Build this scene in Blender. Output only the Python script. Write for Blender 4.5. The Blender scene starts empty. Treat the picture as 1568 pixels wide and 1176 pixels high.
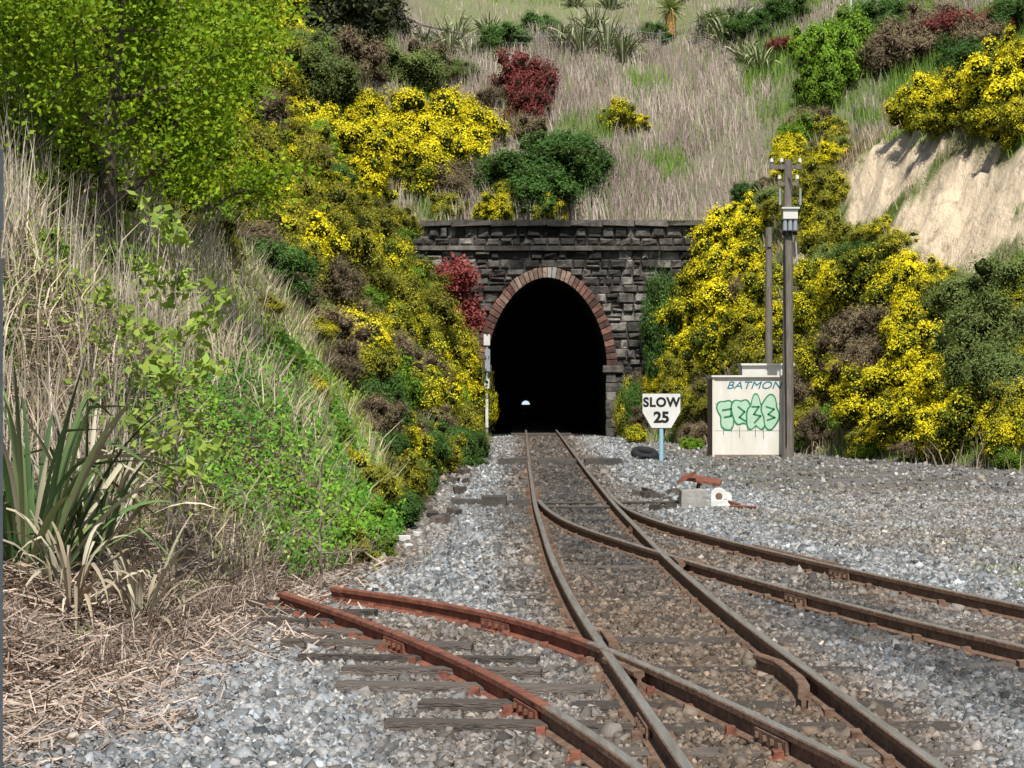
import bpy, math, numpy as np, bmesh
from mathutils import Vector, Matrix
rng=np.random.default_rng(11)
SC=bpy.context.scene
CAMZ=1.74
# ------------------------------------------------------------------ helpers
def vn(x,y,s=0):
    x=np.asarray(x,float); y=np.asarray(y,float)
    xi=np.floor(x); yi=np.floor(y); xf=x-xi; yf=y-yi
    def h(a,b):
        v=np.sin(a*127.1+b*311.7+s*74.7)*43758.5453
        return v-np.floor(v)
    u=xf*xf*(3-2*xf); v=yf*yf*(3-2*yf)
    return (h(xi,yi)*(1-u)+h(xi+1,yi)*u)*(1-v)+(h(xi,yi+1)*(1-u)+h(xi+1,yi+1)*u)*v
def fbm(x,y,s=0):
    return vn(x,y,s)*.55+vn(x*2.1,y*2.1,s+1)*.3+vn(x*4.3,y*4.3,s+2)*.15
def sm(a,b,x):
    t=np.clip((x-a)/(b-a),0,1); return t*t*(3-2*t)
XLy=[-30,5,9,12,14.2,16.5,19.7,24,33,46,60,65.5]; XLx=[-5,-3.1,-2.7,-2.35,-2.25,-2.0,-1.35,-1.35,-1.5,-1.05,-1.0,-1.1]
XRy=[-30,20,30,36,42,48,52,58,65]; XRx=[60,24,15,11.2,9.4,7.6,6.4,4.8,4.0]
def terr(x,y):
    x=np.asarray(x,float); y=np.asarray(y,float)
    n=fbm(x*.4,y*.4,3)-.5
    N=7.0+.5*np.clip(y-66,0,18)+.42*np.clip(y-84,0,120)+.5*np.clip(-3-x,0,30)+.45*np.clip(x-6.5,0,12)+.15*np.clip(x-18.5,0,150)
    N=N+n*.9*sm(67,70,y)+n*.8*sm(3,6,abs(x-1.5))*(1-sm(62,66,y))
    sl=np.interp(y,[5,12,15,18,22,45,58,65],[.2,.35,.6,.95,1.15,1.4,1.9,2.4])
    sr=np.interp(y,[20,40,50,60,65],[.7,1.2,1.55,1.7,2.1])
    dl=np.clip(np.interp(y,XLy,XLx)-x,0,None); dr=np.clip(x-np.interp(y,XRy,XRx),0,None)
    C=sl*dl+sr*dr
    C=C+np.minimum(C,1.6)*(n*.9)+np.minimum(C,1)*(vn(x*1.7,y*1.7,9)-.5)*.25
    C=C+30*np.clip(y-65.6,0,2)
    k=.7; hh=np.clip(.5+.5*(C-N)/k,0,1)
    r=C*(1-hh)+N*hh-k*hh*(1-hh)
    return np.where(C<=0.0001,0.0,r)
def bearing(px,y): return (px-784)/3000*y
def survey(px,py):
    t=np.linspace(6.5,170,5000); dx=(px-784)/3000; dz=(588-py)/3000
    h=terr(dx*t,t); z=CAMZ+dz*t
    w=np.where(z<h)[0]; i=w[0] if len(w) else len(t)-1
    return float(dx*t[i]),float(t[i]),float(h[i])
def mk(name,V,F,mats,mi=None,col=None,smooth=False,parent=None,link=True):
    V=np.asarray(V,np.float32); F=np.asarray(F,np.int32); k=F.shape[1]; M=len(F)
    me=bpy.data.meshes.new(name)
    me.vertices.add(len(V)); me.vertices.foreach_set('co',V.ravel())
    me.loops.add(M*k); me.loops.foreach_set('vertex_index',F.ravel())
    me.polygons.add(M); me.polygons.foreach_set('loop_start',np.arange(M,dtype=np.int32)*k)
    for m in mats: me.materials.append(m)
    if mi is not None: me.polygons.foreach_set('material_index',np.asarray(mi,np.int32))
    me.update(calc_edges=True)
    if smooth: me.polygons.foreach_set('use_smooth',np.ones(M,bool))
    if col is not None:
        a=me.color_attributes.new('Col','FLOAT_COLOR','POINT')
        c=np.ones((len(V),4),np.float32); c[:,:3]=col; a.data.foreach_set('color',c.ravel())
    if not link: return me
    ob=bpy.data.objects.new(name,me); SC.collection.objects.link(ob)
    if parent: ob.parent=parent
    return ob
def empty(name,loc=(0,0,0)):
    e=bpy.data.objects.new(name,None); e.location=loc; e.empty_display_size=.2; SC.collection.objects.link(e); return e
class B:
    def __init__(s): s.v=[];s.f=[];s.m=[]
    def add(s,vs,fs,m=0):
        o=len(s.v); s.v+= [tuple(map(float,p)) for p in vs]; s.f+=[[i+o for i in f] for f in fs]; s.m+=[m]*len(fs)
    def box(s,c,d,m=0,rz=0,rx=0,ry=0,jit=0,taper=1):
        R=Matrix.Rotation(rz,3,'Z')@Matrix.Rotation(ry,3,'Y')@Matrix.Rotation(rx,3,'X'); vs=[]
        for z in(-.5,.5):
            t=taper if z>0 else 1
            for x,y in((-.5,-.5),(.5,-.5),(.5,.5),(-.5,.5)):
                p=Vector((x*d[0]*t,y*d[1]*t,z*d[2]))
                if jit: p+=Vector(rng.uniform(-jit,jit,3))
                p=R@p; vs.append((p.x+c[0],p.y+c[1],p.z+c[2]))
        s.add(vs,[(3,2,1,0),(4,5,6,7),(0,1,5,4),(1,2,6,5),(2,3,7,6),(3,0,4,7)],m)
    def tube(s,p0,p1,r0,r1,n=8,m=0):
        p0=Vector(p0);p1=Vector(p1); d=(p1-p0)
        if d.length<1e-6:return
        d.normalize(); a=d.orthogonal().normalized(); b=d.cross(a); vs=[]
        for p,r in((p0,r0),(p1,r1)):
            for i in range(n):
                t=2*math.pi*i/n; q=p+a*(r*math.cos(t))+b*(r*math.sin(t)); vs.append(q[:])
        fs=[(i,(i+1)%n,n+(i+1)%n,n+i) for i in range(n)]+[tuple(range(n-1,-1,-1)),tuple(range(n,2*n))]
        s.add(vs,fs,m)
    def obj(s,name,mats,parent=None,smooth=False,bevel=0,loc=None):
        me=bpy.data.meshes.new(name); me.from_pydata(s.v,[],s.f)
        for m in mats: me.materials.append(m)
        me.polygons.foreach_set('material_index',s.m)
        if smooth: me.polygons.foreach_set('use_smooth',[True]*len(s.f))
        me.update(); ob=bpy.data.objects.new(name,me); SC.collection.objects.link(ob)
        if parent: ob.parent=parent
        if bevel:
            b=ob.modifiers.new('b','BEVEL'); b.width=bevel; b.segments=2; b.limit_method='ANGLE'
        return ob
# ------------------------------------------------------------------ materials
def newmat(name):
    m=bpy.data.materials.new(name); m.use_nodes=True; nt=m.node_tree
    return m,nt,nt.nodes,nt.links,nt.nodes['Principled BSDF']
def mat(name,c1,c2=None,scale=8,rough=.8,bump=.3,bscale=None,metal=0,stretch=None,isl=0,spec=.3,detail=6,soot=None):
    m,nt,N,L,P=newmat(name); c2=c2 or [c*.6 for c in c1]
    tc=N.new('ShaderNodeTexCoord'); mp=N.new('ShaderNodeMapping'); L.new(tc.outputs['Object'],mp.inputs[0])
    if stretch: mp.inputs['Scale'].default_value=stretch
    nz=N.new('ShaderNodeTexNoise'); nz.inputs['Scale'].default_value=scale; nz.inputs['Detail'].default_value=detail; nz.inputs['Roughness'].default_value=.65
    L.new(mp.outputs[0],nz.inputs['Vector'])
    cr=N.new('ShaderNodeValToRGB'); cr.color_ramp.elements[0].position=.35; cr.color_ramp.elements[1].position=.65
    cr.color_ramp.elements[0].color=(*c2,1); cr.color_ramp.elements[1].color=(*c1,1); L.new(nz.outputs[0],cr.inputs[0])
    out=cr.outputs[0]
    def scale_by(out,val):
        vm=N.new('ShaderNodeVectorMath'); vm.operation='SCALE'; L.new(out,vm.inputs[0]); L.new(val,vm.inputs['Scale']); return vm.outputs[0]
    if isl:
        g=N.new('ShaderNodeNewGeometry'); pw=N.new('ShaderNodeMath'); pw.operation='POWER'; pw.inputs[1].default_value=1.6; L.new(g.outputs['Random Per Island'],pw.inputs[0])
        mr=N.new('ShaderNodeMapRange'); mr.inputs[3].default_value=1-isl; mr.inputs[4].default_value=1+isl*1.6
        L.new(pw.outputs[0],mr.inputs[0]); out=scale_by(out,mr.outputs[0])
    if soot:
        d=N.new('ShaderNodeVectorMath'); d.operation='DISTANCE'; L.new(tc.outputs['Object'],d.inputs[0]); d.inputs[1].default_value=soot
        mr=N.new('ShaderNodeMapRange'); mr.inputs[1].default_value=.6; mr.inputs[2].default_value=2.6; mr.inputs[3].default_value=.28; mr.inputs[4].default_value=1; L.new(d.outputs['Value'],mr.inputs[0]); out=scale_by(out,mr.outputs[0])
    L.new(out,P.inputs['Base Color']); P.inputs['Roughness'].default_value=rough; P.inputs['Metallic'].default_value=metal
    P.inputs['Specular IOR Level'].default_value=spec
    if bump:
        n2=N.new('ShaderNodeTexNoise'); n2.inputs['Scale'].default_value=bscale or scale*3; n2.inputs['Detail'].default_value=6; L.new(mp.outputs[0],n2.inputs['Vector'])
        b=N.new('ShaderNodeBump'); b.inputs['Strength'].default_value=bump; b.inputs['Distance'].default_value=.03
        L.new(n2.outputs[0],b.inputs['Height']); L.new(b.outputs[0],P.inputs['Normal'])
    return m
def leafmat(name,c,var=.45,trans=.3,c2=None):
    m,nt,N,L,P=newmat(name)
    g=N.new('ShaderNodeNewGeometry'); oi=N.new('ShaderNodeObjectInfo')
    mr=N.new('ShaderNodeMapRange'); mr.inputs[3].default_value=1-var; mr.inputs[4].default_value=1+var; L.new(g.outputs['Random Per Island'],mr.inputs[0])
    m2=N.new('ShaderNodeMapRange'); m2.inputs[3].default_value=.75; m2.inputs[4].default_value=1.2; L.new(oi.outputs['Random'],m2.inputs[0])
    mu=N.new('ShaderNodeMath'); mu.operation='MULTIPLY'; L.new(mr.outputs[0],mu.inputs[0]); L.new(m2.outputs[0],mu.inputs[1])
    mix=N.new('ShaderNodeMix'); mix.data_type='RGBA'; mix.inputs[6].default_value=(*c,1); mix.inputs[7].default_value=(*(c2 or [c[0]*1.5,c[1]*1.1,c[2]]),1)
    w=N.new('ShaderNodeMath'); w.operation='MULTIPLY'; w.inputs[1].default_value=7.13; L.new(g.outputs['Random Per Island'],w.inputs[0])
    fr=N.new('ShaderNodeMath'); fr.operation='FRACT'; L.new(w.outputs[0],fr.inputs[0]); L.new(fr.outputs[0],mix.inputs[0])
    vm=N.new('ShaderNodeVectorMath'); vm.operation='SCALE'; L.new(mix.outputs[2],vm.inputs[0]); L.new(mu.outputs[0],vm.inputs['Scale'])
    L.new(vm.outputs[0],P.inputs['Base Color']); P.inputs['Roughness'].default_value=.6; P.inputs['Specular IOR Level'].default_value=.2
    if trans:
        tr=N.new('ShaderNodeBsdfTranslucent'); L.new(vm.outputs[0],tr.inputs[0]); mx=N.new('ShaderNodeMixShader'); mx.inputs[0].default_value=trans
        L.new(P.outputs[0],mx.inputs[1]); L.new(tr.outputs[0],mx.inputs[2]); L.new(mx.outputs[0],N['Material Output'].inputs[0])
    return m
def colmat(name,var=.3,bump=0,bscale=30,noise=0,nscale=20,rough=.85):
    m,nt,N,L,P=newmat(name)
    a=N.new('ShaderNodeAttribute'); a.attribute_name='Col'; out=a.outputs['Color']
    if var:
        g=N.new('ShaderNodeNewGeometry'); mr=N.new('ShaderNodeMapRange'); mr.inputs[3].default_value=1-var; mr.inputs[4].default_value=1+var; L.new(g.outputs['Random Per Island'],mr.inputs[0])
        vm=N.new('ShaderNodeVectorMath'); vm.operation='SCALE'; L.new(out,vm.inputs[0]); L.new(mr.outputs[0],vm.inputs['Scale']); out=vm.outputs[0]
    tc=N.new('ShaderNodeTexCoord')
    if noise:
        nz=N.new('ShaderNodeTexNoise'); nz.inputs['Scale'].default_value=nscale; nz.inputs['Detail'].default_value=8; nz.inputs['Roughness'].default_value=.75; L.new(tc.outputs['Object'],nz.inputs['Vector'])
        mr=N.new('ShaderNodeMapRange'); mr.inputs[1].default_value=.3; mr.inputs[2].default_value=.7; mr.inputs[3].default_value=1-noise; mr.inputs[4].default_value=1+noise; L.new(nz.outputs[0],mr.inputs[0])
        vm=N.new('ShaderNodeVectorMath'); vm.operation='SCALE'; L.new(out,vm.inputs[0]); L.new(mr.outputs[0],vm.inputs['Scale']); out=vm.outputs[0]
    L.new(out,P.inputs['Base Color']); P.inputs['Roughness'].default_value=rough; P.inputs['Specular IOR Level'].default_value=.2
    if bump:
        v=N.new('ShaderNodeTexVoronoi'); v.inputs['Scale'].default_value=bscale; L.new(tc.outputs['Object'],v.inputs['Vector'])
        b=N.new('ShaderNodeBump'); b.inputs['Strength'].default_value=bump; b.inputs['Distance'].default_value=.04; b.invert=True
        L.new(v.outputs['Distance'],b.inputs['Height']); L.new(b.outputs[0],P.inputs['Normal'])
    return m
M_ground=colmat('ground_mat',var=0,bump=.9,bscale=30,noise=.4,nscale=16)
# bare clay: eroded rills and clods
M_clay,_nt,_N,_L,_P=newmat('clay_cliff')
_a=_N.new('ShaderNodeAttribute'); _a.attribute_name='Col'; _tc=_N.new('ShaderNodeTexCoord'); _mp=_N.new('ShaderNodeMapping'); _mp.inputs['Scale'].default_value=(1,1,.45); _L.new(_tc.outputs['Object'],_mp.inputs[0])
_n=_N.new('ShaderNodeTexNoise'); _n.inputs['Scale'].default_value=2.6; _n.inputs['Detail'].default_value=9; _n.inputs['Roughness'].default_value=.72; _L.new(_mp.outputs[0],_n.inputs['Vector'])
_mr=_N.new('ShaderNodeMapRange'); _mr.inputs[1].default_value=.34; _mr.inputs[2].default_value=.5; _mr.inputs[3].default_value=.55; _mr.inputs[4].default_value=1.1; _L.new(_n.outputs[0],_mr.inputs[0])
_v=_N.new('ShaderNodeVectorMath'); _v.operation='SCALE'; _L.new(_a.outputs['Color'],_v.inputs[0]); _L.new(_mr.outputs[0],_v.inputs['Scale']); _L.new(_v.outputs[0],_P.inputs['Base Color']); _P.inputs['Roughness'].default_value=.95
_b=_N.new('ShaderNodeBump'); _b.inputs['Strength'].default_value=.8; _b.inputs['Distance'].default_value=.3; _L.new(_n.outputs[0],_b.inputs['Height']); _L.new(_b.outputs[0],_P.inputs['Normal'])
M_stone=colmat('ballast_mat',var=.5,noise=.25,nscale=40)
M_blade=colmat('blade_mat',var=.35)
M_steel=mat('rail_top',(.44,.42,.38),(.28,.25,.21),scale=5,rough=.38,metal=.5,bump=.05,stretch=(6,.5,1))
M_rail=mat('rail_side',(.25,.155,.10),(.12,.07,.048),scale=14,rough=.9,bump=.3)
M_rust=mat('rail_rust',(.30,.11,.065),(.14,.058,.04),scale=10,rough=.9,bump=.3)
M_sleeper=mat('sleeper_wood',(.17,.14,.115),(.065,.053,.045),scale=6,stretch=(1,14,6),rough=.9,bump=.6,isl=.3)
M_basalt=mat('basalt',(.185,.168,.145),(.045,.041,.037),scale=3.5,rough=.9,bump=.9,bscale=14,isl=.62,soot=(.9,65.2,6.6))
M_mortar=mat('mortar',(.08,.072,.063),(.04,.036,.033),scale=8,bump=.5)
M_brick=mat('brick',(.22,.105,.075),(.085,.05,.04),scale=6,bump=.6,isl=.5)
M_freest=mat('freestone',(.34,.23,.17),(.14,.1,.08),scale=6,bump=.5,isl=.3)
M_cope=mat('coping',(.16,.14,.12),(.05,.045,.04),scale=4,bump=.6,isl=.35,soot=(.9,65.2,7.0))
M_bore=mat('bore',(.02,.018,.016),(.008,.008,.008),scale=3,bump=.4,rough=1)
M_conc=mat('concrete',(.42,.4,.36),(.28,.26,.23),scale=7,bump=.4)
M_white=mat('white_paint',(.78,.77,.72),(.66,.64,.58),scale=2.5,rough=.5,bump=.08)
M_whitew=mat('hut_white',(.82,.79,.71),(.7,.65,.54),scale=1.6,rough=.6,bump=.15,stretch=(2.5,2.5,.5))
M_hutside=mat('hut_side',(.3,.22,.16),(.2,.15,.11),scale=4)
M_pole=mat('pole_wood',(.25,.215,.18),(.13,.11,.09),scale=5,stretch=(6,6,.5),bump=.5)
M_black=mat('black_paint',(.02,.02,.02),rough=.5,bump=0)
M_rubber=mat('rubber',(.03,.03,.032),(.02,.02,.02),rough=.8)
M_blue=mat('pale_blue',(.35,.58,.68),(.3,.5,.6),rough=.5,bump=.1)
M_green=mat('spray_green',(.03,.25,.11),(.03,.2,.09),rough=.5,bump=0)
M_mint=mat('spray_mint',(.50,.68,.50),(.44,.62,.44),rough=.5,bump=0)
M_cyan=mat('spray_cyan',(.03,.25,.35),rough=.5,bump=0)
M_galv=mat('galvanised',(.42,.46,.5),(.34,.37,.4),rough=.5,metal=.3,bump=.1)
M_bark=mat('bark',(.16,.12,.09),(.07,.055,.04),scale=10,stretch=(4,4,1),bump=.6)
M_twig=mat('twig',(.34,.28,.22),(.2,.15,.12),scale=10)
M_board=mat('crossing_board',(.11,.1,.085),(.06,.055,.048),scale=5,stretch=(1,8,1),bump=.4)
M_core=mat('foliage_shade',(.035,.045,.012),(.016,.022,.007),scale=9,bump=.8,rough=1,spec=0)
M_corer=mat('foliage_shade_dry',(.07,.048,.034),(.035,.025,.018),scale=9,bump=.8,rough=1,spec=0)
LM=dict(gorse=leafmat('gorse_leaf',(.15,.21,.018),trans=.2),flower=leafmat('gorse_flower',(.95,.76,.008),.18,.25,(.92,.84,.03)),
 broom=leafmat('broom_leaf',(.25,.29,.035),trans=.2),shrub=leafmat('shrub_leaf',(.07,.175,.035),trans=.2),grey=leafmat('grey_leaf',(.16,.25,.07),trans=.2),
 red=leafmat('red_leaf',(.19,.035,.035),c2=(.30,.08,.06),trans=.2),brown=leafmat('brown_leaf',(.28,.19,.13),c2=(.2,.18,.07),trans=0),light=leafmat('light_leaf',(.17,.33,.03),c2=(.26,.40,.03)),
 dark=leafmat('dark_leaf',(.045,.063,.026),trans=0),lime=leafmat('tree_leaf',(.21,.40,.014),.42,.38,c2=(.40,.50,.02)),
 sap=leafmat('sapling_leaf',(.30,.45,.07),.3,.35,c2=(.42,.52,.09)))
# ------------------------------------------------------------------ world, sun, camera
w=bpy.data.worlds.new('World'); SC.world=w; w.use_nodes=True; nt=w.node_tree
sky=nt.nodes.new('ShaderNodeTexSky'); sky.sky_type='NISHITA'; sky.sun_disc=False
sd=Vector((.02,-.62,.84)).normalized(); el=math.asin(sd.z); az=math.atan2(sd.x,sd.y)
sky.sun_elevation=el; sky.sun_rotation=az; sky.air_density=1; sky.dust_density=1
nt.links.new(sky.outputs[0],nt.nodes['Background'].inputs[0]); nt.nodes['Background'].inputs[1].default_value=.10
sl=bpy.data.lights.new('sun','SUN'); sl.energy=5.0; sl.angle=math.radians(.5); sl.color=(1,.97,.91)
so=bpy.data.objects.new('sun',sl); SC.collection.objects.link(so); so.rotation_euler=sd.to_track_quat('Z','Y').to_euler(); so.location=(20,-20,40)
SC.view_settings.view_transform='Standard'
cd=bpy.data.cameras.new('camera'); cd.lens=36*3000/1568; cd.sensor_width=36; cd.clip_end=2000
co=bpy.data.objects.new('camera',cd); co.location=(0,0,CAMZ); co.rotation_euler=(math.radians(90),0,0); SC.collection.objects.link(co); SC.camera=co
# ------------------------------------------------------------------ track geometry data
Ay=[3,5,8,10,12,14,18,26,38,61,110]; Ax=[1.52,1.43,1.28,1.19,1.09,1.0,.90,.84,.87,.99,1.17]
def smooth(P,n=12):
    P=P.copy()
    for _ in range(n): P[1:-1]=(P[:-2]+2*P[1:-1]+P[2:])/4
    return P
def resamp(P,step=.3):
    d=np.r_[0,np.cumsum(np.linalg.norm(np.diff(P,axis=0),axis=1))]; s=np.arange(0,d[-1],step)
    return np.c_[np.interp(s,d,P[:,0]),np.interp(s,d,P[:,1])]
A_c=smooth(resamp(np.c_[Ax,Ay].astype(float)),30)
def offs(P,o):
    T=np.gradient(P,axis=0); T/=np.linalg.norm(T,axis=1)[:,None]; return P+np.c_[T[:,1],-T[:,0]]*o
L1=offs(A_c,-.533); R1=offs(A_c,.533)
def tr(pts,n=25): return smooth(resamp(np.array(pts,float)),n)
BL=tr([(.37,27.2),(.42,25.5),(.65,22.6),(1.27,19.4),(1.92,16.4),(2.5,14.1),(3.15,11.9),(4.2,9),(5.6,5.5)])
BR=tr([(1.45,30),(1.43,27.5),(1.47,25),(1.74,22.6),(2.2,20.2),(2.62,18.3),(3.16,16.16),(3.75,14.04),(4.4,12),(5.4,9.2),(6.8,5.5)])
CL=tr([(-1.78,15.1),(-1.3,14.1),(-.92,13.15),(-.5,12.0),(-.12,11.0),(.12,10.06),(.37,9.02),(.56,8.16),(.85,6.6),(1.1,5)])
CR=tr([(-1.42,15.5),(-.85,14.95),(-.2,14.05),(.22,13.1),(.60,11.94),(1.03,10.17),(1.33,8.86),(1.53,8.0),(1.8,6.6),(2.05,5)])
def railmesh(b,P,zo=0,top=0,side=1,sc=.86):
    T=np.gradient(P,axis=0); T/=np.linalg.norm(T,axis=1)[:,None]; Nn=np.c_[T[:,1],-T[:,0]]
    pr=[(-.055,0),(.055,0),(.055,.014),(.012,.03),(.012,.088),(.031,.1),(.031,.13),(.024,.137),(-.024,.137),(-.031,.13),(-.031,.1),(-.012,.088),(-.012,.03),(-.055,.014)]
    n=len(pr); V=[]
    for p,q in zip(P,Nn):
        for u,z in pr: V.append((p[0]+q[0]*u,p[1]+q[1]*u,.014+zo+z*sc))
    fs=[];ms=[]
    for i in range(len(P)-1):
        for k in range(n):
            fs.append((i*n+k,i*n+(k+1)%n,(i+1)*n+(k+1)%n,(i+1)*n+k)); ms.append(top if k==7 else side)
    o=len(b.v); b.v+=V; b.f+=[[i+o for i in f] for f in fs]; b.m+=ms
    b.f.append([o+i for i in range(n)]); b.m.append(side); b.f.append([o+(len(P)-1)*n+i for i in range(n-1,-1,-1)]); b.m.append(side)
def part(P,y0,y1): return P[(P[:,1]>=y0)&(P[:,1]<=y1)]
def xat(P,y):
    i=np.argsort(P[:,1]); return np.interp(y,P[i,1],P[i,0],left=np.nan,right=np.nan)
main=empty('railway_track'); b=B()
railmesh(b,L1);railmesh(b,R1); b.obj('running_rails',[M_steel,M_rail],main)
b=B(); railmesh(b,BL,.002); railmesh(b,BR,.002); b.obj('siding_rails',[M_steel,M_rail],main)
b=B(); q=part(R1,10.2,12.0); q2=offs(q,-.10); q2[0,0]-=.09; q2[1,0]-=.03; q2[-1,0]-=.07; railmesh(b,q2,-.001,1,1)
railmesh(b,offs(part(L1,12.1,13.0),.09),-.003,1,1); railmesh(b,offs(part(CR,11.0,11.7),.1),-.004,1,1)
railmesh(b,offs(part(R1,17.6,18.5),.09),-.003,1,1); railmesh(b,offs(part(BL,17.6,18.4),-.09),-.003,1,1)
railmesh(b,offs(part(BR,17.5,19.6),-.11),-.001,1,1)
b.obj('check_rails',[M_steel,M_rail],main)
rt=empty('rusty_siding_track'); b=B(); railmesh(b,part(CL,9.7,20),-.002,0,0,.92); railmesh(b,part(CR,11.9,20),-.002,0,0,.92); b.obj('rusty_rails',[M_rust],rt)
b=B(); railmesh(b,part(CL,0,10.1),-.003,0,1,.925); railmesh(b,part(CR,0,12.3),-.003,0,1,.925); b.obj('worn_rails',[M_steel,M_rail],rt)
# sleepers
b=B(); sleeper_rects=[]
def sleeper(c,ang,x0,x1,wd=.23,top=.014,prob=.3):
    mid=(x0+x1)/2; cx=c[0]+math.cos(ang)*mid; cy=c[1]+math.sin(ang)*mid
    b.box((cx,cy,top-.06+rng.uniform(-.006,.008)),(x1-x0,wd*rng.uniform(.85,1.05),.13),0,rz=ang+rng.uniform(-.012,.012),jit=.008)
    sleeper_rects.append((cx,cy,ang,x1-x0,wd,prob))
y=5.2
while y<112:
    xc=float(xat(A_c,y)); x0,x1=-1.05,1.05
    if 13.5<y<27.5:
        xr_=xat(BR,y)
        if not np.isnan(xr_): x1=max(1.05,float(xr_)+.42-xc) if y>16.2 else 1.05
    if y<14.5: x0=-.85
    sleeper((xc,y),0,x0,x1,prob=rng.uniform(.3,.8)); y+=.66
for yy in np.arange(6,16.2,.62):
    xc=(float(xat(BL,yy))+float(xat(BR,yy)))/2; sleeper((xc,yy),.27,-1.05,1.05,prob=rng.uniform(.35,.85))
b.obj('sleepers',[M_sleeper],main)
b=B()
for yy in np.arange(9.6,15.0,.6):
    xl_=float(xat(CL,min(yy,15.0))); a_=rng.uniform(-.16,-.05); x1_=rng.uniform(.05,.25) if rng.random()<.6 else rng.uniform(.4,.7)
    sleeper((xl_,yy+.15),a_,-rng.uniform(.45,.9),x1_,wd=rng.uniform(.14,.19),top=.055,prob=rng.uniform(.05,.3))
b.obj('sleepers',[M_sleeper],rt)
b=B()
for P,m in((L1,0),(R1,0),(BL,0),(BR,0),(CL,1),(CR,1)):
    for q in resamp(P,.65):
        if q[1]<32:
            for s in(-1,1): b.box((q[0]+s*.075,q[1],.035),(.05,.09,.045),m,jit=.004)
            b.box((q[0],q[1],.016),(.24,.13,.014),m)
for (P,yy,m) in((CL,10.05,1),(CR,9.2,0),(L1,9.6,0),(R1,11.2,0),(BL,15.2,0),(BR,17.2,0),(R1,22.5,0),(BR,13.3,0),(CL,12.6,1),(CR,13.6,1)):
    x=float(xat(P,yy)); x2=float(xat(P,yy+.2)); a=math.atan2(.2,x2-x)-math.pi/2
    for s in(-1,1):
        b.box((x+s*.030,yy,.065),(.022,.42,.06),m,rz=a)
        for k in(-.15,-.05,.05,.15): b.box((x+s*.046-k*math.sin(a),yy+k,.067),(.02,.026,.026),m)
b.obj('chairs_and_fishplates',[M_rail,M_rust],main)
b=B()
for x0,x1 in((-.3,.36),(.56,1.36),(1.56,2.35)):
    for k in range(4): b.box(((x0+x1)/2,41.6+k*.26,.06),(x1-x0,.24,.15),0,jit=.012)
b.obj('foot_crossing_boards',[M_board])
b=B(); b.box((-.25,27.6,.08),(.35,.3,.16),0,jit=.01); b.box((-.6,28,.05),(.5,.14,.1),0,jit=.01); b.tube((.3,26.9,.05),(1.45,26.9,.05),.02,.02,6,0); b.box((.1,27.6,.05),(.3,.2,.1),0,jit=.01)
b.tube((-.1,27.7,.05),(2.5,27.9,.06),.02,.02,6,0)
b.obj('point_rodding',[M_board])
# ------------------------------------------------------------------ ground
soil_pts=[survey(*p) for p in((1335,265),(1365,235),(1335,310),(1350,205),(1385,215),(1390,255),(1435,335),(1475,320),(1515,300),(1455,355),(1500,350),(1540,285),(1480,285),(1218,385),(1222,360))]
def soilmask(x,y,z):
    m=np.zeros_like(np.asarray(x,float))
    for i,(a,b_,c) in enumerate(soil_pts):
        r=1.35 if i<13 else .6
        d=np.sqrt((x-a)**2+((y-b_)*.6)**2+(z-c)**2)+ (fbm(np.asarray(x)*1.9,np.asarray(z)*1.9+y,5)-.5)*1.3
        m=np.maximum(m,1-sm(r*.7,r*.9,d))
    return m
def mixc(a,b_,t): return a*(1-t[:,None])+np.array(b_)*t[:,None]
def ballast(x,y):
    c=np.tile(np.array([.272,.275,.268]),(len(x),1))
    n=fbm(x*.9,y*.9,21); n2=fbm(x*2.3,y*1.1,33)
    c=c*(.82+.4*fbm(x*1.7,y*1.7,36))[:,None]
    ac=np.interp(y,Ay,Ax)
    br=np.exp(-((x-ac-.05)/1.05)**4)*sm(5,9,y)*1.0
    bc=xat(BL,y); bc=np.where(np.isnan(bc),-9,bc)+.6
    br=np.maximum(br,.8*np.exp(-((x-bc)/.85)**4))
    br=np.maximum(br,.7*np.exp(-((x+.1-(11-y)*.2)/.85)**4)*(1-sm(14,16,y)))
    c=mixc(c,(.17,.13,.095),np.clip(br*(.55+.9*n),0,1))
    dk=np.exp(-((x-ac-.1)/.55)**4)*sm(15,19,y)*(1-sm(38,50,y))*.8
    dk=np.maximum(dk,.9*np.exp(-((x-(ac+1.5+(14-y)*.12))/.6)**4)*sm(8.0,10,y)*(1-sm(15,17,y)))
    dk=np.maximum(dk,.8*np.exp(-((x-ac+.1)/1.1)**4)*(1-sm(0,8,np.abs(y-27))))  # oil at the points, plus left-bank shadow put into the ballast colour
    dk=np.maximum(dk,.5*np.exp(-((x-ac)/.7)**4)*sm(30,40,y))
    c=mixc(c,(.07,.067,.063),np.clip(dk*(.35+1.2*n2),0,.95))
    yr=sm(0,1.2,x-(np.where(bc<-5,1.9,bc)+1.4))*sm(15,20,y)
    c=mixc(c,(.26,.245,.222),yr*.85)
    c=mixc(c,(.21,.185,.15),sm(.5,.62,fbm(x*.45,y*.8,39))*yr*.7)
    xl=np.interp(y,XLy,XLx)
    dirt=(1-sm(-.05,.9,x-xl))*(.3+n)
    c=mixc(c,(.2,.15,.105),np.clip(dirt*sm(0,.5,1.2-(x-xl)),0,.8))
    return c
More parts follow.
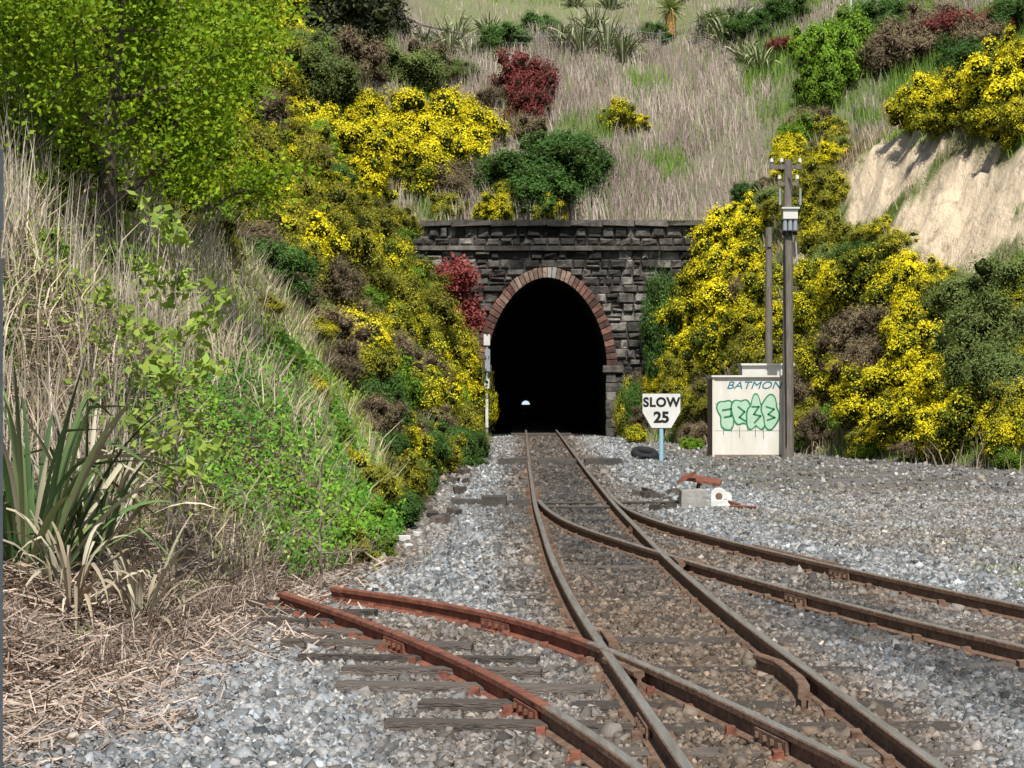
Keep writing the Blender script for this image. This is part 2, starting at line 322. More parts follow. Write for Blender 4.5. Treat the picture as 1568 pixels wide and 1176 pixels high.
def vegcol(x,y,z):
    n=fbm(x*.5,y*.5,41); n2=fbm(x*1.3,y*1.3,47)
    c=np.tile(np.array([.14,.20,.04]),(len(x),1))
    c=mixc(c,(.30,.25,.15),sm(.47,.64,n*.6+n2*.4))
    hill=sm(66,67,y); c=mixc(c,(.33,.27,.21),hill*(.8))
    c=mixc(c,(.28,.31,.13),sm(84.5,86.5,y+ (n-.5)*4)*sm(-6,-3,x)*.85)
    g=sm(9,11,x)*hill*(1-sm(78,82,y)); c=mixc(c,(.12,.20,.04),g*.7*sm(.35,.6,n2))
    nr=(1-sm(15,18,y)); c=mixc(c,(.25,.18,.13),nr)
    c=mixc(c,(.98,.78,.54),soilmask(x,y,z))
    return c
ys=np.r_[np.arange(-60,4,4),np.arange(4,34,.3),np.arange(34,65.1,.2),[65.3,65.55,65.92,66.3],np.arange(66.8,100,.5),np.arange(101,140,3),np.arange(145,700,25)]
xs=np.r_[np.arange(-400,-30,20),np.arange(-30,-12,1.2),np.arange(-12,19,.2),np.arange(19.3,34,1.2),np.arange(36,420,20)]
X,Y=np.meshgrid(xs,ys); x=X.ravel(); y=Y.ravel(); z=terr(x,y)
sm_=soilmask(x,y,z); rid=np.abs(fbm(x*1.3+y*.5,y*1.3-x*.4,77)-.5)*2
z=z+sm_*((rid-.35)*.9+(vn(x*3.3,y*3.3,78)-.5)*.35)
nx=len(xs); ny=len(ys)
I=(np.arange(ny-1)[:,None]*nx+np.arange(nx-1)[None,:]).ravel(); F=np.c_[I,I+1,I+nx+1,I+nx]
cx=x[F].mean(1); cy=y[F].mean(1); keep=~((cx>-1.15)&(cx<3.5)&(cy>65.5)&(cy<66))
bank=np.where((z>.02)|(x<np.interp(y,XLy,XLx)),1.,0.)
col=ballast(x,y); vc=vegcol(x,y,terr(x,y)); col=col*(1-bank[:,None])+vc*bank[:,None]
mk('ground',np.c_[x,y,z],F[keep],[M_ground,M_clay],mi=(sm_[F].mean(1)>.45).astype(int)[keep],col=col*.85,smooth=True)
# ballast stones
def inview(x,y,m=1.12): return np.abs(x)<(784/3000*y*m+.8)
SR=np.array(sleeper_rects)
def stones(n,x0,x1,y0,y1):
    x=rng.uniform(x0,x1,n); y=rng.uniform(y0,y1,n)
    k=inview(x,y,1.06)&(x>np.interp(y,XLy,XLx)-.25+rng.normal(0,.2,n))&(x<np.interp(y,XRy,XRx)+.2)
    for P in(L1,R1,BL,BR,CL,CR):
        X_=xat(P,y); k&=~(np.abs(x-X_)<.07)
    edge=np.where(np.isnan(xat(BR,y)),1.6,xat(BR,y)); k&=(rng.random(n)<np.where(x-edge>.9+.8*vn(x,y),.20 if y0>16 else .9,1))
    x=x[k];y=y[k]; on=np.zeros(len(x))
    for (a,b_,ang,l,wd,pb) in SR[(SR[:,1]>y0-1)&(SR[:,1]<y1+1)]:
        dx=x-a;dy=y-b_; u=dx*math.cos(ang)+dy*math.sin(ang); v=-dx*math.sin(ang)+dy*math.cos(ang)
        on=np.where((np.abs(u)<l/2)&(np.abs(v)<wd/2),1-pb,on)
    k=rng.random(len(x))>=on; return x[k],y[k]
allV=[];allC=[]
cube=np.array([(a,b_,c) for c in(-1,1) for a,b_ in((-1,-1),(1,-1),(1,1),(-1,1))],float)
def addst(x,y,hs,col):
    n=len(x); s=hs*rng.lognormal(0,.34,(n,1,1))*rng.uniform(.5,1.15,(n,1,3)); V=cube[None]*s*(1+rng.uniform(-.45,.25,(n,8,3)))
    a=rng.uniform(0,6.28,n); bb=rng.uniform(-.9,.9,n); c=rng.uniform(-.9,.9,n)
    def rot(V,i,j,t):
        ct=np.cos(t)[:,None];st=np.sin(t)[:,None]; p=V[:,:,i].copy();q=V[:,:,j].copy(); V[:,:,i]=p*ct-q*st; V[:,:,j]=p*st+q*ct
    rot(V,1,2,bb);rot(V,0,2,c);rot(V,0,1,a)
    V[:,:,0]+=x[:,None];V[:,:,1]+=y[:,None];V[:,:,2]+=(terr(x,y)+hs*rng.uniform(-.1,.75,n)+.02*(fbm(x*3,y*3,55)-.4))[:,None]
    allV.append(V.reshape(-1,3)); allC.append(np.repeat(col,8,0))
for n,x0,x1,y0,y1,hs in((110000,-3.2,4.2,7.4,16,.0145),(85000,-2.2,8,16,32,.018),(36000,-1.6,12,32,64.5,.026)):
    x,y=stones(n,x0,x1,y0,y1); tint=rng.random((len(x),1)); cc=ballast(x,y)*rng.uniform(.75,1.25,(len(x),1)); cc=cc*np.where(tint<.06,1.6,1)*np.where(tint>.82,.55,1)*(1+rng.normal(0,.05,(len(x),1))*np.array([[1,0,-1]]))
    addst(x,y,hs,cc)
V=np.concatenate(allV); C=np.concatenate(allC); ns=len(V)//8
cf=np.array([(3,2,1,0),(4,5,6,7),(0,1,5,4),(1,2,6,5),(2,3,7,6),(3,0,4,7)])
F=(np.arange(ns)[:,None,None]*8+cf[None]).reshape(-1,4)
mk('ballast_gravel',V,F,[M_stone],col=np.clip(C,0,.8))
# ------------------------------------------------------------------ tunnel portal
tp=empty('tunnel_portal'); TC=1.17; HW=1.98; SP=2.33; RZ=2.95; YF=65.3
def arch(t,o=0):
    c=math.cos(t); s=math.sin(t); f=1-.022*math.sin(2*t)**2
    return TC-c*(HW*f+o), SP+s*(RZ*f+o)
def halfw(z,o=0):
    if z<=SP: return HW+o
    k=(z-SP)/(RZ+o); return (HW+o)*math.sqrt(1-k*k) if k<1 else 0
b=B(); W0,W1=-5.2,8.2
ap=[arch(t) for t in np.linspace(0,math.pi,41)]
xx=list(np.linspace(W0,TC-HW,8)); xr2=list(np.linspace(TC+HW,W1,8))
for a,c in list(zip(xx[:-1],xx[1:]))+list(zip(xr2[:-1],xr2[1:])): b.add([(a,YF,-.1),(c,YF,-.1),(c,YF,7.0),(a,YF,7.0)],[(0,1,2,3)])
for p,q in zip(ap[:-1],ap[1:]): b.add([(p[0],YF,p[1]),(q[0],YF,q[1]),(q[0],YF,7.0),(p[0],YF,7.0)],[(0,1,2,3)])
b.add([(W0,YF,-.1),(W0,66,-.1),(W0,66,7),(W0,YF,7)],[(0,1,2,3)]);b.add([(W1,YF,-.1),(W1,66,-.1),(W1,66,7),(W1,YF,7)],[(3,2,1,0)])
b.obj('mortar_wall',[M_mortar],tp)
b=B()
def blocks(z0,z1,x0,x1):
    z=z0
    while z<z1-.08:
        h=min(rng.uniform(.24,.36),z1-z)
        if z1-(z+h)<.14: h=z1-z
        hw=max(halfw(z+.01,.24),0 if z>5.7 else halfw(z+h*.5,.24))
        spans=[(x0,x1)] if hw<=0.05 else [(x0,TC-hw),(TC+hw,x1)]
        for s0,s1 in spans:
            x=s0
            while x<s1-.02:
                w_=rng.uniform(.22,.6)
                if s1-(x+w_)<.2: w_=s1-x
                subs=[(z,h)] if rng.random()>.18 or h<.28 else [(z,h*.45),(z+h*.45,h*.55)]
                for zq,hq in subs:
                    d=rng.uniform(.05,.19); g=rng.uniform(.008,.02)
                    xa,xb,za,zb_=x+g,x+w_-g,zq+g,zq+hq-g; yr=YF-d*.45
                    j=lambda s=.02:rng.uniform(-s,s)
                    rim=[(xa+j(.016),yr+j(),za+j(.016)),(xb+j(.016),yr+j(),za+j(.016)),(xb+j(.016),yr+j(),zb_+j(.016)),(xa+j(.016),yr+j(),zb_+j(.016))]
                    bk=[(p[0],YF+.02,p[2]) for p in rim]
                    e=min(.03+rng.uniform(0,.05),hq*.3); ce=[(xa+e,YF-d+j(.05),za+e),(xb-e,YF-d+j(.05),za+e),(xb-e,YF-d+j(.05),zb_-e),(xa+e,YF-d+j(.05),zb_-e)]
                    b.add(bk+rim+ce,[(0,1,5,4),(1,2,6,5),(2,3,7,6),(3,0,4,7),(4,5,9,8),(5,6,10,9),(6,7,11,10),(7,4,8,11),(8,9,10,11)])
                x+=w_
        z+=h
blocks(0,6.18,W0,W1); blocks(6.34,6.98,W0,W1)
b.obj('basalt_blocks',[M_basalt],tp)
b=B(); x=W0
while x<W1:
    l=min(rng.uniform(.9,1.5),W1-x); b.box((x+l/2,YF-.02,6.26),(l-.012,.42,.15),0,jit=.012); x+=l
x=W0
while x<W1:
    l=min(rng.uniform(.8,1.3),W1-x); b.box((x+l/2,YF+.22,7.09),(l-.012,1.0,.19),0,jit=.03); x+=l
b.obj('coping_and_string_course',[M_cope],tp)
b=B(); n=44
for i in range(n):
    t0=math.pi*i/n;t1=math.pi*(i+1)/n; g=.008; t0+=g*.5;t1-=g*.5; y0=YF-.16-rng.uniform(0,.04); th=.35+rng.uniform(-.02,.03)
    pi=[arch(t0),arch(t1),arch(t1,th),arch(t0,th)]
    mm=1 if 16<=i<=21 or 24<=i<=27 else (1 if rng.random()<.15 else 0)
    if i in(22,23): mm=2
    vs=[(p[0],y0,p[1]) for p in pi]+[(p[0],YF+.3,p[1]) for p in pi]
    b.add(vs,[(0,1,2,3),(4,7,6,5),(0,4,5,1),(3,2,6,7),(1,5,6,2),(0,3,7,4)],mm)
b.obj('arch_ring',[M_brick,M_freest,M_conc],tp,bevel=.015)
b=B()
for s in(-1,1):
    xj=TC+s*HW
    b.box((xj+s*.2,YF-.08,SP-.08),(.66,.46,.22),0,jit=.012)
    z=0
    while z<SP-.2:
        h=min(.3,SP-.2-z); wd=.5 if int(z/.3)%2 else .32
        b.box((xj+s*(wd/2-.02),YF-.06,z+h/2),(wd,.36,h-.02),0,jit=.02); z+=h
b.obj('jamb_quoins_and_imposts',[M_basalt],tp,bevel=.015)
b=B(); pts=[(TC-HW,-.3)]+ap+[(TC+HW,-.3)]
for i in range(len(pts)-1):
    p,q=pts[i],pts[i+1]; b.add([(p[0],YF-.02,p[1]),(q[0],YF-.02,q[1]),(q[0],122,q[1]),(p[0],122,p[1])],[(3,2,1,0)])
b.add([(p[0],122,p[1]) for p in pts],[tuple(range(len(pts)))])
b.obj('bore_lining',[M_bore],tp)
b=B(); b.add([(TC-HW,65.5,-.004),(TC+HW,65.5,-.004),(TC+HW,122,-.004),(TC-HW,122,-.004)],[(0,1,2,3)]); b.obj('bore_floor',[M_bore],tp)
m,nt_,N,L,P=newmat('daylight'); P.inputs['Emission Color'].default_value=(.75,.88,1,1); P.inputs['Emission Strength'].default_value=1.0
b=B(); cxx=bearing(805,121.9); pp=[(cxx+.25*math.cos(t),121.9,.46+.24*math.sin(t)) for t in np.linspace(0,math.pi,14)]
b.add(pp,[tuple(range(len(pp)-1,-1,-1))]); b.obj('far_exit_daylight',[m],tp)
# ------------------------------------------------------------------ foliage
def quads(P,Nrm,size,asp=.55):
    n=len(P); Nrm=Nrm/np.linalg.norm(Nrm,axis=1)[:,None]; r=rng.normal(size=(n,3)); T=np.cross(Nrm,r); T/=np.linalg.norm(T,axis=1)[:,None]+1e-9; Bt=np.cross(Nrm,T)
    s=size*rng.uniform(.6,1.35,(n,1)); V=np.stack([P-T*s,P-Bt*s*asp,P+T*s,P+Bt*s*asp],1).reshape(-1,3)
    return V,np.arange(4*n).reshape(n,4)
def rdir(n,up=0):
    d=rng.normal(size=(n,3)); d[:,2]+=up; return d/np.linalg.norm(d,axis=1)[:,None]
bm=bmesh.new(); bmesh.ops.create_icosphere(bm,subdivisions=1,radius=1); bm.verts.ensure_lookup_table()
IV=np.array([v.co[:] for v in bm.verts]); IF=np.array([[v.index for v in f.verts] for f in bm.faces]); bm.free()
def bush_mesh(name,n,leaf,ff,lm,fm=None,K=75,cr_=(.12,.33),asp=.5,core=M_core,spiky=0,zs=.78):
    d=rdir(K,.35); rad=rng.uniform(.25,.95,K)**.8; c=d*rad[:,None]; c[:,2]=c[:,2]*zs+.62; c*= (1+rng.normal(0,.1,(K,1)))
    r=rng.uniform(*cr_,K); fl=np.clip(rng.normal(ff,.3,K),0,1) if ff>0 else np.zeros(K)
    k=rng.choice(K,n,p=r**2/np.sum(r**2)); dd=rdir(n,.25); out=c[k]-np.array([0,0,.55]); out/=np.linalg.norm(out,axis=1)[:,None]+1e-6; dd=dd+out*.7; dd/=np.linalg.norm(dd,axis=1)[:,None]
    P=c[k]+dd*(r[k]*rng.uniform(.68,1.25,n))[:,None]
    if spiky:
        m_=rng.random(n)<spiky; P[m_]+=dd[m_]*(r[k][m_]*rng.uniform(0,.6,m_.sum()))[:,None]
    V,F=quads(P,dd+rdir(n)*.6,leaf,asp)
    mi=np.zeros(n,int)
    if fm is not None: mi=((rng.random(n)<fl[k]*np.where(dd[:,2]>-.35,1,.2))).astype(int)
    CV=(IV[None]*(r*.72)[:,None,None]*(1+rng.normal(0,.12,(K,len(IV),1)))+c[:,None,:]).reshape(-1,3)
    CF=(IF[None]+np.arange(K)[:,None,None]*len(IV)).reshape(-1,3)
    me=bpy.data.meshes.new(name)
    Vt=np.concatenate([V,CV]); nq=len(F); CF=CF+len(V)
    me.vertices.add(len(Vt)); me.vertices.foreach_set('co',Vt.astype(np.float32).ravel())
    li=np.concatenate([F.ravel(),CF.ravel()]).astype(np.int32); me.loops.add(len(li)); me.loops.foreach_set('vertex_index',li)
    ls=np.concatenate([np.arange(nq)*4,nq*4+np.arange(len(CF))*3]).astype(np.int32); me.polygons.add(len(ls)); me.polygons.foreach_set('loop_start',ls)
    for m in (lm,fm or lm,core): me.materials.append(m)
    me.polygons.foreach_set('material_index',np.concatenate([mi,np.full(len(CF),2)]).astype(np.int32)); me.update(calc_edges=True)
    return me
SPEC={}
def spec(key,obname,nv,**kw): SPEC[key]=(obname,[bush_mesh(obname+'_mesh',**kw) for _ in range(nv)])
spec('gorse','gorse_bush',4,n=12000,leaf=.034,ff=.80,lm=LM['gorse'],fm=LM['flower'],spiky=.15)
spec('gorse2','gorse_bush',3,n=12000,leaf=.033,ff=.34,lm=LM['gorse'],fm=LM['flower'],spiky=.2)
spec('broom','broom_bush',3,n=12000,leaf=.038,ff=.08,lm=LM['broom'],fm=LM['flower'],spiky=.5,asp=.3)
spec('shrub','evergreen_shrub',3,n=12000,leaf=.034,ff=0,lm=LM['shrub'],spiky=.3,asp=.38)
spec('grey','willow_shrub',2,n=13000,leaf=.036,ff=0,lm=LM['grey'],spiky=.5,asp=.28)
spec('red','red_leaf_shrub',2,n=8000,leaf=.045,ff=0,lm=LM['red'],core=M_corer,spiky=.4)
spec('brown','dry_twiggy_shrub',2,n=9000,leaf=.055,ff=0,lm=LM['brown'],core=M_corer,spiky=.8,asp=.13)
spec('light','light_green_shrub',2,n=9000,leaf=.042,ff=0,lm=LM['light'],spiky=.4)
spec('lime','leafy_green_shrub',2,n=9000,leaf=.042,ff=0,lm=LM['lime'],spiky=.6,cr_=(.12,.28))
spec('dark','dark_conifer_shrub',2,n=11000,leaf=.045,ff=0,lm=LM['dark'],spiky=.4)
def putbush(key,x,y,R,asp=1.0,dz=0):
    nm,ms=SPEC[key]; o=bpy.data.objects.new(nm,ms[rng.integers(len(ms))]); SC.collection.objects.link(o)
    o.location=(x,y+R*.15,float(terr(x,y))-.12*R+dz); s=R*rng.uniform(.95,1.05); o.scale=(s*rng.uniform(.9,1.12),s*rng.uniform(.9,1.05),s*asp*rng.uniform(.92,1.1)); o.rotation_euler=(rng.uniform(-.12,.12),rng.uniform(-.12,.12),rng.uniform(0,6.28)); return o
def plant(key,px,py,r,asp=1.0):
    r=r*1.17; x,y,z=survey(px,py+.62*r*asp)
    if 65.3<y<67 and 350<py:
        y=64.0 if px>900 else 63.4; x=bearing(px,y); R=r*y/3000; g=float(terr(x,y)); zt=CAMZ+(588-py)*y/3000; asp=min(2.4,max(1,(zt-g)/(.68*R)))
    return putbush(key,x,y,r*y/3000,asp)
PL='''gorse 475 200 50|gorse 520 235 55|gorse 560 180 45|gorse 600 245 60|gorse 640 190 55|gorse 690 185 50|gorse 735 200 42|gorse 700 230 45|gorse 560 285 42|gorse2 640 275 45|gorse 650 240 50|gorse 520 280 40|gorse 580 210 50
grey 690 110 35 .7|grey 620 110 45 .8|brown 540 90 50|brown 650 100 40|dark 500 25 75|dark 560 0 60|dark 450 0 60|dark 530 50 50|grey 490 130 55|grey 460 90 45|gorse 440 60 45|gorse 400 25 50|broom 400 120 55|gorse2 350 20 45
shrub 840 262 72 .85|shrub 790 270 55 .9|shrub 885 260 50 .9|shrub 835 300 55 .7|gorse 752 325 28|gorse 842 322 26 .8|gorse2 775 305 25|brown 690 285 38|broom 690 315 26|shrub 860 230 50 .8
red 800 130 40 1.1|red 805 170 36|gorse2 950 185 26|gorse 975 190 20 .8|brown 810 195 25|brown 750 150 30 .8
light 1275 100 48 1.3|light 1255 140 40|light 1300 60 45 1.2|light 1240 80 30 1.2|red 1470 45 44 .8|brown 1510 60 40|red 1525 45 30|brown 1390 70 50|brown 1430 40 45|shrub 1350 30 40|shrub 1550 30 45|brown 1340 90 35|red 1205 70 25 .7|shrub 1490 90 40|brown 1240 190 30|light 1225 205 30
gorse 1210 232 26|gorse 1120 355 42|gorse 1150 345 36|gorse 1095 385 32|gorse 1090 430 45|gorse2 1060 480 45|gorse 1110 470 48|gorse 1150 420 42|gorse2 1145 500 45|gorse 1070 520 40|gorse2 1110 540 45|broom 1160 545 42|gorse 1040 500 30|gorse 1190 500 40|gorse2 1180 440 38|gorse2 1230 490 40|shrub 1030 410 36 1.2|shrub 1025 450 32|broom 1235 560 40|brown 1235 600 38|gorse2 1215 560 30|gorse 1120 400 40
gorse 1430 150 50 .9|gorse 1400 170 32|gorse 1470 150 42|gorse 1540 125 52|gorse 1555 190 42|gorse 1560 90 40|gorse2 1505 185 36 .8|broom 1255 250 30|broom 1260 290 35|gorse2 1250 330 36|gorse2 1275 205 24|broom 1240 280 36|gorse2 1440 190 34 .7
shrub 1310 400 40|shrub 1350 395 34|broom 1270 370 42|gorse2 1340 435 48|gorse 1390 420 36|gorse 1300 450 50|gorse2 1260 420 40|gorse 1420 445 40|gorse2 1380 460 42|broom 1440 435 34|gorse2 1250 470 40|brown 1320 515 46|brown 1295 545 40|brown 1360 500 44|brown 1330 570 42|gorse2 1270 560 40|gorse 1400 500 45
gorse 1400 570 55|gorse 1440 540 48|gorse 1350 610 55|gorse 1400 640 50|gorse 1460 600 55|gorse2 1500 640 55|gorse 1440 660 45|gorse 1360 660 36 .8|broom 1330 680 30|brown 1310 640 30|gorse 1550 660 46|broom 1560 640 40|brown 1400 690 28 .7|brown 1450 690 25 .7|light 1330 690 18|light 1550 700 30 .6
grey 1500 460 58|grey 1550 440 58|grey 1470 505 52|grey 1540 510 70|grey 1560 580 60|grey 1510 560 60|grey 1450 490 40|gorse2 1350 350 20
broom 590 390 48|broom 630 430 45|broom 560 360 45|broom 640 480 48|broom 670 520 42|gorse 690 560 36|gorse 700 600 34|gorse2 640 560 50|broom 600 470 48|gorse2 660 610 45|broom 700 650 38|shrub 715 690 32|shrub 690 690 36|gorse2 615 600 46|shrub 650 680 42|broom 720 560 26|gorse2 730 610 22|broom 700 530 30|broom 560 430 45|broom 520 380 45|broom 480 340 45|broom 520 310 40|gorse2 600 510 40|brown 500 430 45|broom 450 400 45|brown 540 480 40
broom 380 250 60|broom 420 300 55|broom 340 300 50|gorse2 370 230 45|gorse2 420 240 40|broom 460 250 45|broom 440 350 45|broom 370 350 45|broom 330 380 40|broom 300 250 60|brown 570 640 38|shrub 600 690 36|broom 620 740 40|shrub 600 780 42 .8|light 560 800 38 .8|broom 560 740 42|shrub 640 740 30|broom 560 560 40|light 500 800 40 .7|broom 530 840 38 .7|light 580 840 30 .7|broom 480 600 32|broom 670 700 28|brown 1000 590 30|shrub 970 600 22|broom 1050 590 35|broom 1060 630 35|brown 1090 610 30|gorse 975 640 20|gorse2 970 665 18|brown 1065 665 24|light 1060 680 16 .7|broom 960 620 20|brown 990 640 20|broom 1240 640 32|brown 1260 660 30|light 1245 670 28 .6|light 1280 640 25
light 440 760 32 .6|light 400 800 34 .6|brown 520 560 38|broom 590 590 40|gorse2 560 520 34|light 430 560 28 .6|broom 480 500 34 .7|light 500 660 32 .6|broom 400 470 32 .6|light 380 620 28 .5|gorse2 520 700 26 .7
lime 60 130 75|lime 160 90 85|lime 250 130 75|lime 330 120 65|lime 200 210 65|lime 300 200 55|lime 100 240 60|lime 30 200 60|lime 50 290 50 .8|lime 380 60 60|broom 250 330 42 .7|lime 150 310 50 .8|lime 230 270 55|light 320 330 36 .7|lime 330 260 50|light 60 380 40 .6|light 180 400 36 .6'''
for ln in PL.replace('\n','|').split('|'):
    t=ln.split(); plant(t[0],float(t[1]),float(t[2]),float(t[3]),float(t[4]) if len(t)>4 else 1.)
for i in range(140):
    y=rng.uniform(31,64); dl=rng.uniform(.15,7); x=float(np.interp(y,XLy,XLx))-dl
    if not inview(x,y,1.1): continue
    putbush(rng.choice(['broom','gorse2','light','brown','shrub','gorse'],p=[.42,.16,.12,.14,.12,.04]),x,y,rng.uniform(.45,.8)*(.6 if dl<.5 else 1),rng.uniform(.7,1.1))
for i in range(110):
    y=rng.uniform(40,65); dr=rng.uniform(.3,6.5); x=float(np.interp(y,XRy,XRx))+dr
    if not inview(x,y,1.1) or max(soilmask(np.array([x,x,x-.7,x+.5]),np.array([y-1.,y,y-.7,y+.8]),np.array([float(terr(x,y))]*4)))>.02: continue
    if max(soilmask(np.array([x,x]),np.array([y+1.5,y+2.5]),terr(np.array([x,x]),np.array([y+1.5,y+2.5]))))>.3: continue
    putbush(rng.choice(['gorse','gorse2','broom','grey','brown','shrub'],p=[.24,.28,.22,.08,.10,.08]),x,y,rng.uniform(.4,.75),rng.uniform(.7,1.0))
# grass blades
def blades(name,x,y,h,wd,lean,col):
    n=len(x); z=terr(x,y)-.03; az=rng.uniform(0,6.28,n); la=rng.uniform(.2,1,n)*lean*h
    dx=np.cos(az)*la;dy=np.sin(az)*la; wa=rng.uniform(0,6.28,n)*.35; wx=np.cos(wa)*wd/2;wy=np.sin(wa)*wd/2
    V=np.zeros((n,6,3))
    for k,(t,wf) in enumerate(((0,1),(.55,.8),(1,.12))):
        bx=x+dx*t*t;by=y+dy*t*t;bz=z+h*(t-(.15*lean)*t*t)
        V[:,2*k]=np.c_[bx-wx*wf,by-wy*wf,bz];V[:,2*k+1]=np.c_[bx+wx*wf,by+wy*wf,bz]
    i=np.arange(n)[:,None]*6; F=np.concatenate([i+np.array([0,1,3,2]),i+np.array([2,3,5,4])])
    return mk(name,V.reshape(-1,3),F,[M_blade],col=np.repeat(col,6,0))
def scat(n,x0,x1,y0,y1): return rng.uniform(x0,x1,n),rng.uniform(y0,y1,n)
FLX=[(bearing(50,13.4),13.4,.75),(bearing(150,14.4),14.4,.5)]
def noflax(x,y):
    k=np.ones(len(x),bool)
    for a,b_,r in FLX: k&=((x-a)**2+((y-b_+.5)*.8)**2>r*r)
    return k
x,y=scat(190000,-16,24,66.2,100); n1=fbm(x*.55,y*.55,61); k=inview(x,y)&(rng.random(len(x))<.25+.9*sm(.35,.6,n1))&~((y>86)&(x>-6)&(rng.random(len(x))<.75)); k&=soilmask(x,y,terr(x,y))<.3
x=x[k];y=y[k];n1=n1[k]; c=mixc(np.tile(np.array([.54,.45,.37]),(len(x),1)),(.40,.31,.27),sm(.4,.6,fbm(x*.8,y*.3,63))); c=mixc(c,(.18,.29,.05),((rng.random(len(x))<.14)|((x>9)&(y<82)&(fbm(x*.5,y*.5,65)>.46))|(fbm(x*.35,y*.35,66)>.64))*1.)
h=rng.uniform(.35,1.1,len(x))*(.5+.8*n1)*np.where(y>86,.45,1); blades('dry_hill_grass',x,y,h,.03,.35,c)
x,y=scat(190000,-16,-1,15.5,66); xl=np.interp(y,XLy,XLx); n1=fbm(x*.8,y*.5,71); k=inview(x,y)&(x<xl-.1)&(rng.random(len(x))<np.where(y>45,.5,1)); x=x[k];y=y[k];n1=n1[k]
dry=sm(.49,.63,n1+rng.normal(0,.08,len(x))); c=mixc(np.tile(np.array([.24,.35,.045]),(len(x),1)),(.54,.45,.31),dry)
c=mixc(c,(.38,.41,.07),(rng.random(len(x))<.35)*(1-dry)); h=(.10+rng.uniform(.03,.30,len(x)))*(1+dry*1.0); blades('left_bank_grass',x,y,h,.016,.7,c)
x,y=scat(90000,3.5,24,32,66); xr=np.interp(y,XRy,XRx); n1=fbm(x*.8,y*.5,73); k=inview(x,y)&(x>xr-.1+rng.normal(0,.25,len(x)))&(soilmask(x,y,terr(x,y))<.15); x=x[k];y=y[k];n1=n1[k]
dry=sm(.45,.60,n1+rng.normal(0,.08,len(x))); c=mixc(np.tile(np.array([.19,.30,.045]),(len(x),1)),(.46,.36,.25),dry)
h=(.1+rng.uniform(.05,.34,len(x)))*(1+dry*.7); blades('right_bank_grass',x,y,h,.024,.6,c)
def cover(name,n,x0,x1,y0,y1,size,c0,c1,hh,mask):
    x,y=scat(n,x0,x1,y0,y1); k=inview(x,y)&mask(x,y); x=x[k];y=y[k]; n1=fbm(x*1.1,y*1.1,81)
    z=terr(x,y)+rng.uniform(0,1,len(x))*hh*(.4+n1)
    V,F=quads(np.c_[x,y,z],rdir(len(x),1.0)+np.array([.3,-.8,0]),size); c=mixc(np.tile(np.array(c0),(len(x),1)),c1,sm(.3,.7,n1+rng.normal(0,.15,len(x))))
    mk(name,V,F,[M_blade],col=np.repeat(c,4,0))
cover('bank_ground_cover',150000,-12,-1,17,50,.024,(.14,.27,.025),(.36,.43,.06),.30,lambda x,y:(x<np.interp(y,XLy,XLx)+.05)&(fbm(x*.6,y*.6,85)>.40))
cover('creeping_green_cover',26000,-3.6,-1.0,16.8,25,.028,(.06,.18,.018),(.17,.33,.03),.42,lambda x,y:(x<np.interp(y,XLy,XLx)+.1+.3*(fbm(x*2,y*2,88)-.5))&(x>np.interp(y,XLy,XLx)-1.5))
x,y=scat(5200,-6.5,-2.2,13,23); xl=np.interp(y,XLy,XLx); k=inview(x,y)&(x<xl-.6-sm(14,18,y)*.9)&(fbm(x*1.2,y*1.2,91)>.44)&noflax(x,y); x=x[k];y=y[k]
c=mixc(np.tile(np.array([.58,.50,.39]),(len(x),1)),(.38,.33,.26),rng.random(len(x))); blades('tall_dry_grass',x,y,rng.uniform(.4,1.25,len(x)),.012,.25,c)
x,y=scat(60000,-6,-.4,7.2,19); xl=np.interp(y,XLy,XLx); spill=.25+.8*fbm(x*1.1,y*1.1,95)*(y<17); k=inview(x,y)&(x<xl+spill+rng.normal(0,.25,len(x))); x=x[k];y=y[k]; n=len(x)
a=rng.uniform(0,6.28,n); l=rng.uniform(.03,.2,n); t=rng.normal(0,.25,n); d=np.c_[np.cos(a),np.sin(a),t]*l[:,None]; wv=np.c_[-np.sin(a),np.cos(a),rng.normal(0,.5,n)]*.004
Pc=np.c_[x,y,terr(x,y)+rng.uniform(.0,.12,n)*sm(-.2,.6,xl[k]-x)+.02]; V=np.stack([Pc-d-wv,Pc+d-wv,Pc+d+wv,Pc-d+wv],1).reshape(-1,3)
c=mixc(np.tile(np.array([.58,.46,.36]),(n,1)),(.26,.18,.13),rng.random(n)); mk('straw_litter',V,np.arange(4*n).reshape(n,4),[M_blade],col=np.repeat(c,4,0))
x,y=scat(34000,-5,-1.0,11.5,19.5); xl=np.interp(y,XLy,XLx); k=(x<xl+.1)&(x>xl-2.2)&(fbm(x*1.5,y*1.5,97)>.40)&noflax(x,y); x=x[k];y=y[k]
c=mixc(np.tile(np.array([.50,.41,.33]),(len(x),1)),(.27,.2,.15),rng.random(len(x))); blades('dead_brush',x,y,rng.uniform(.08,.42,len(x)),.008,1.3,c)
x,y=scat(18000,-4.5,-1.6,12,18); xl=np.interp(y,XLy,XLx); k=(x<xl-.15)&(fbm(x*1.3,y*1.3,99)>.54)&noflax(x,y); x=x[k];y=y[k]
blades('green_weeds',x,y,rng.uniform(.05,.22,len(x)),.014,.9,np.tile(np.array([.17,.29,.04]),(len(x),1)))
x,y=scat(14000,3,12,14,50); k=((fbm(x*.9,y*.9,101)>.62)|(((x-4.7)**2+((y-17.4)*.5)**2)<.35))&inview(x,y)&(x<np.interp(y,XRy,XRx)); x=x[k];y=y[k]; blades('yard_weeds',x,y,rng.uniform(.03,.10,len(x)),.012,.8,np.tile(np.array([.20,.28,.06]),(len(x),1)))
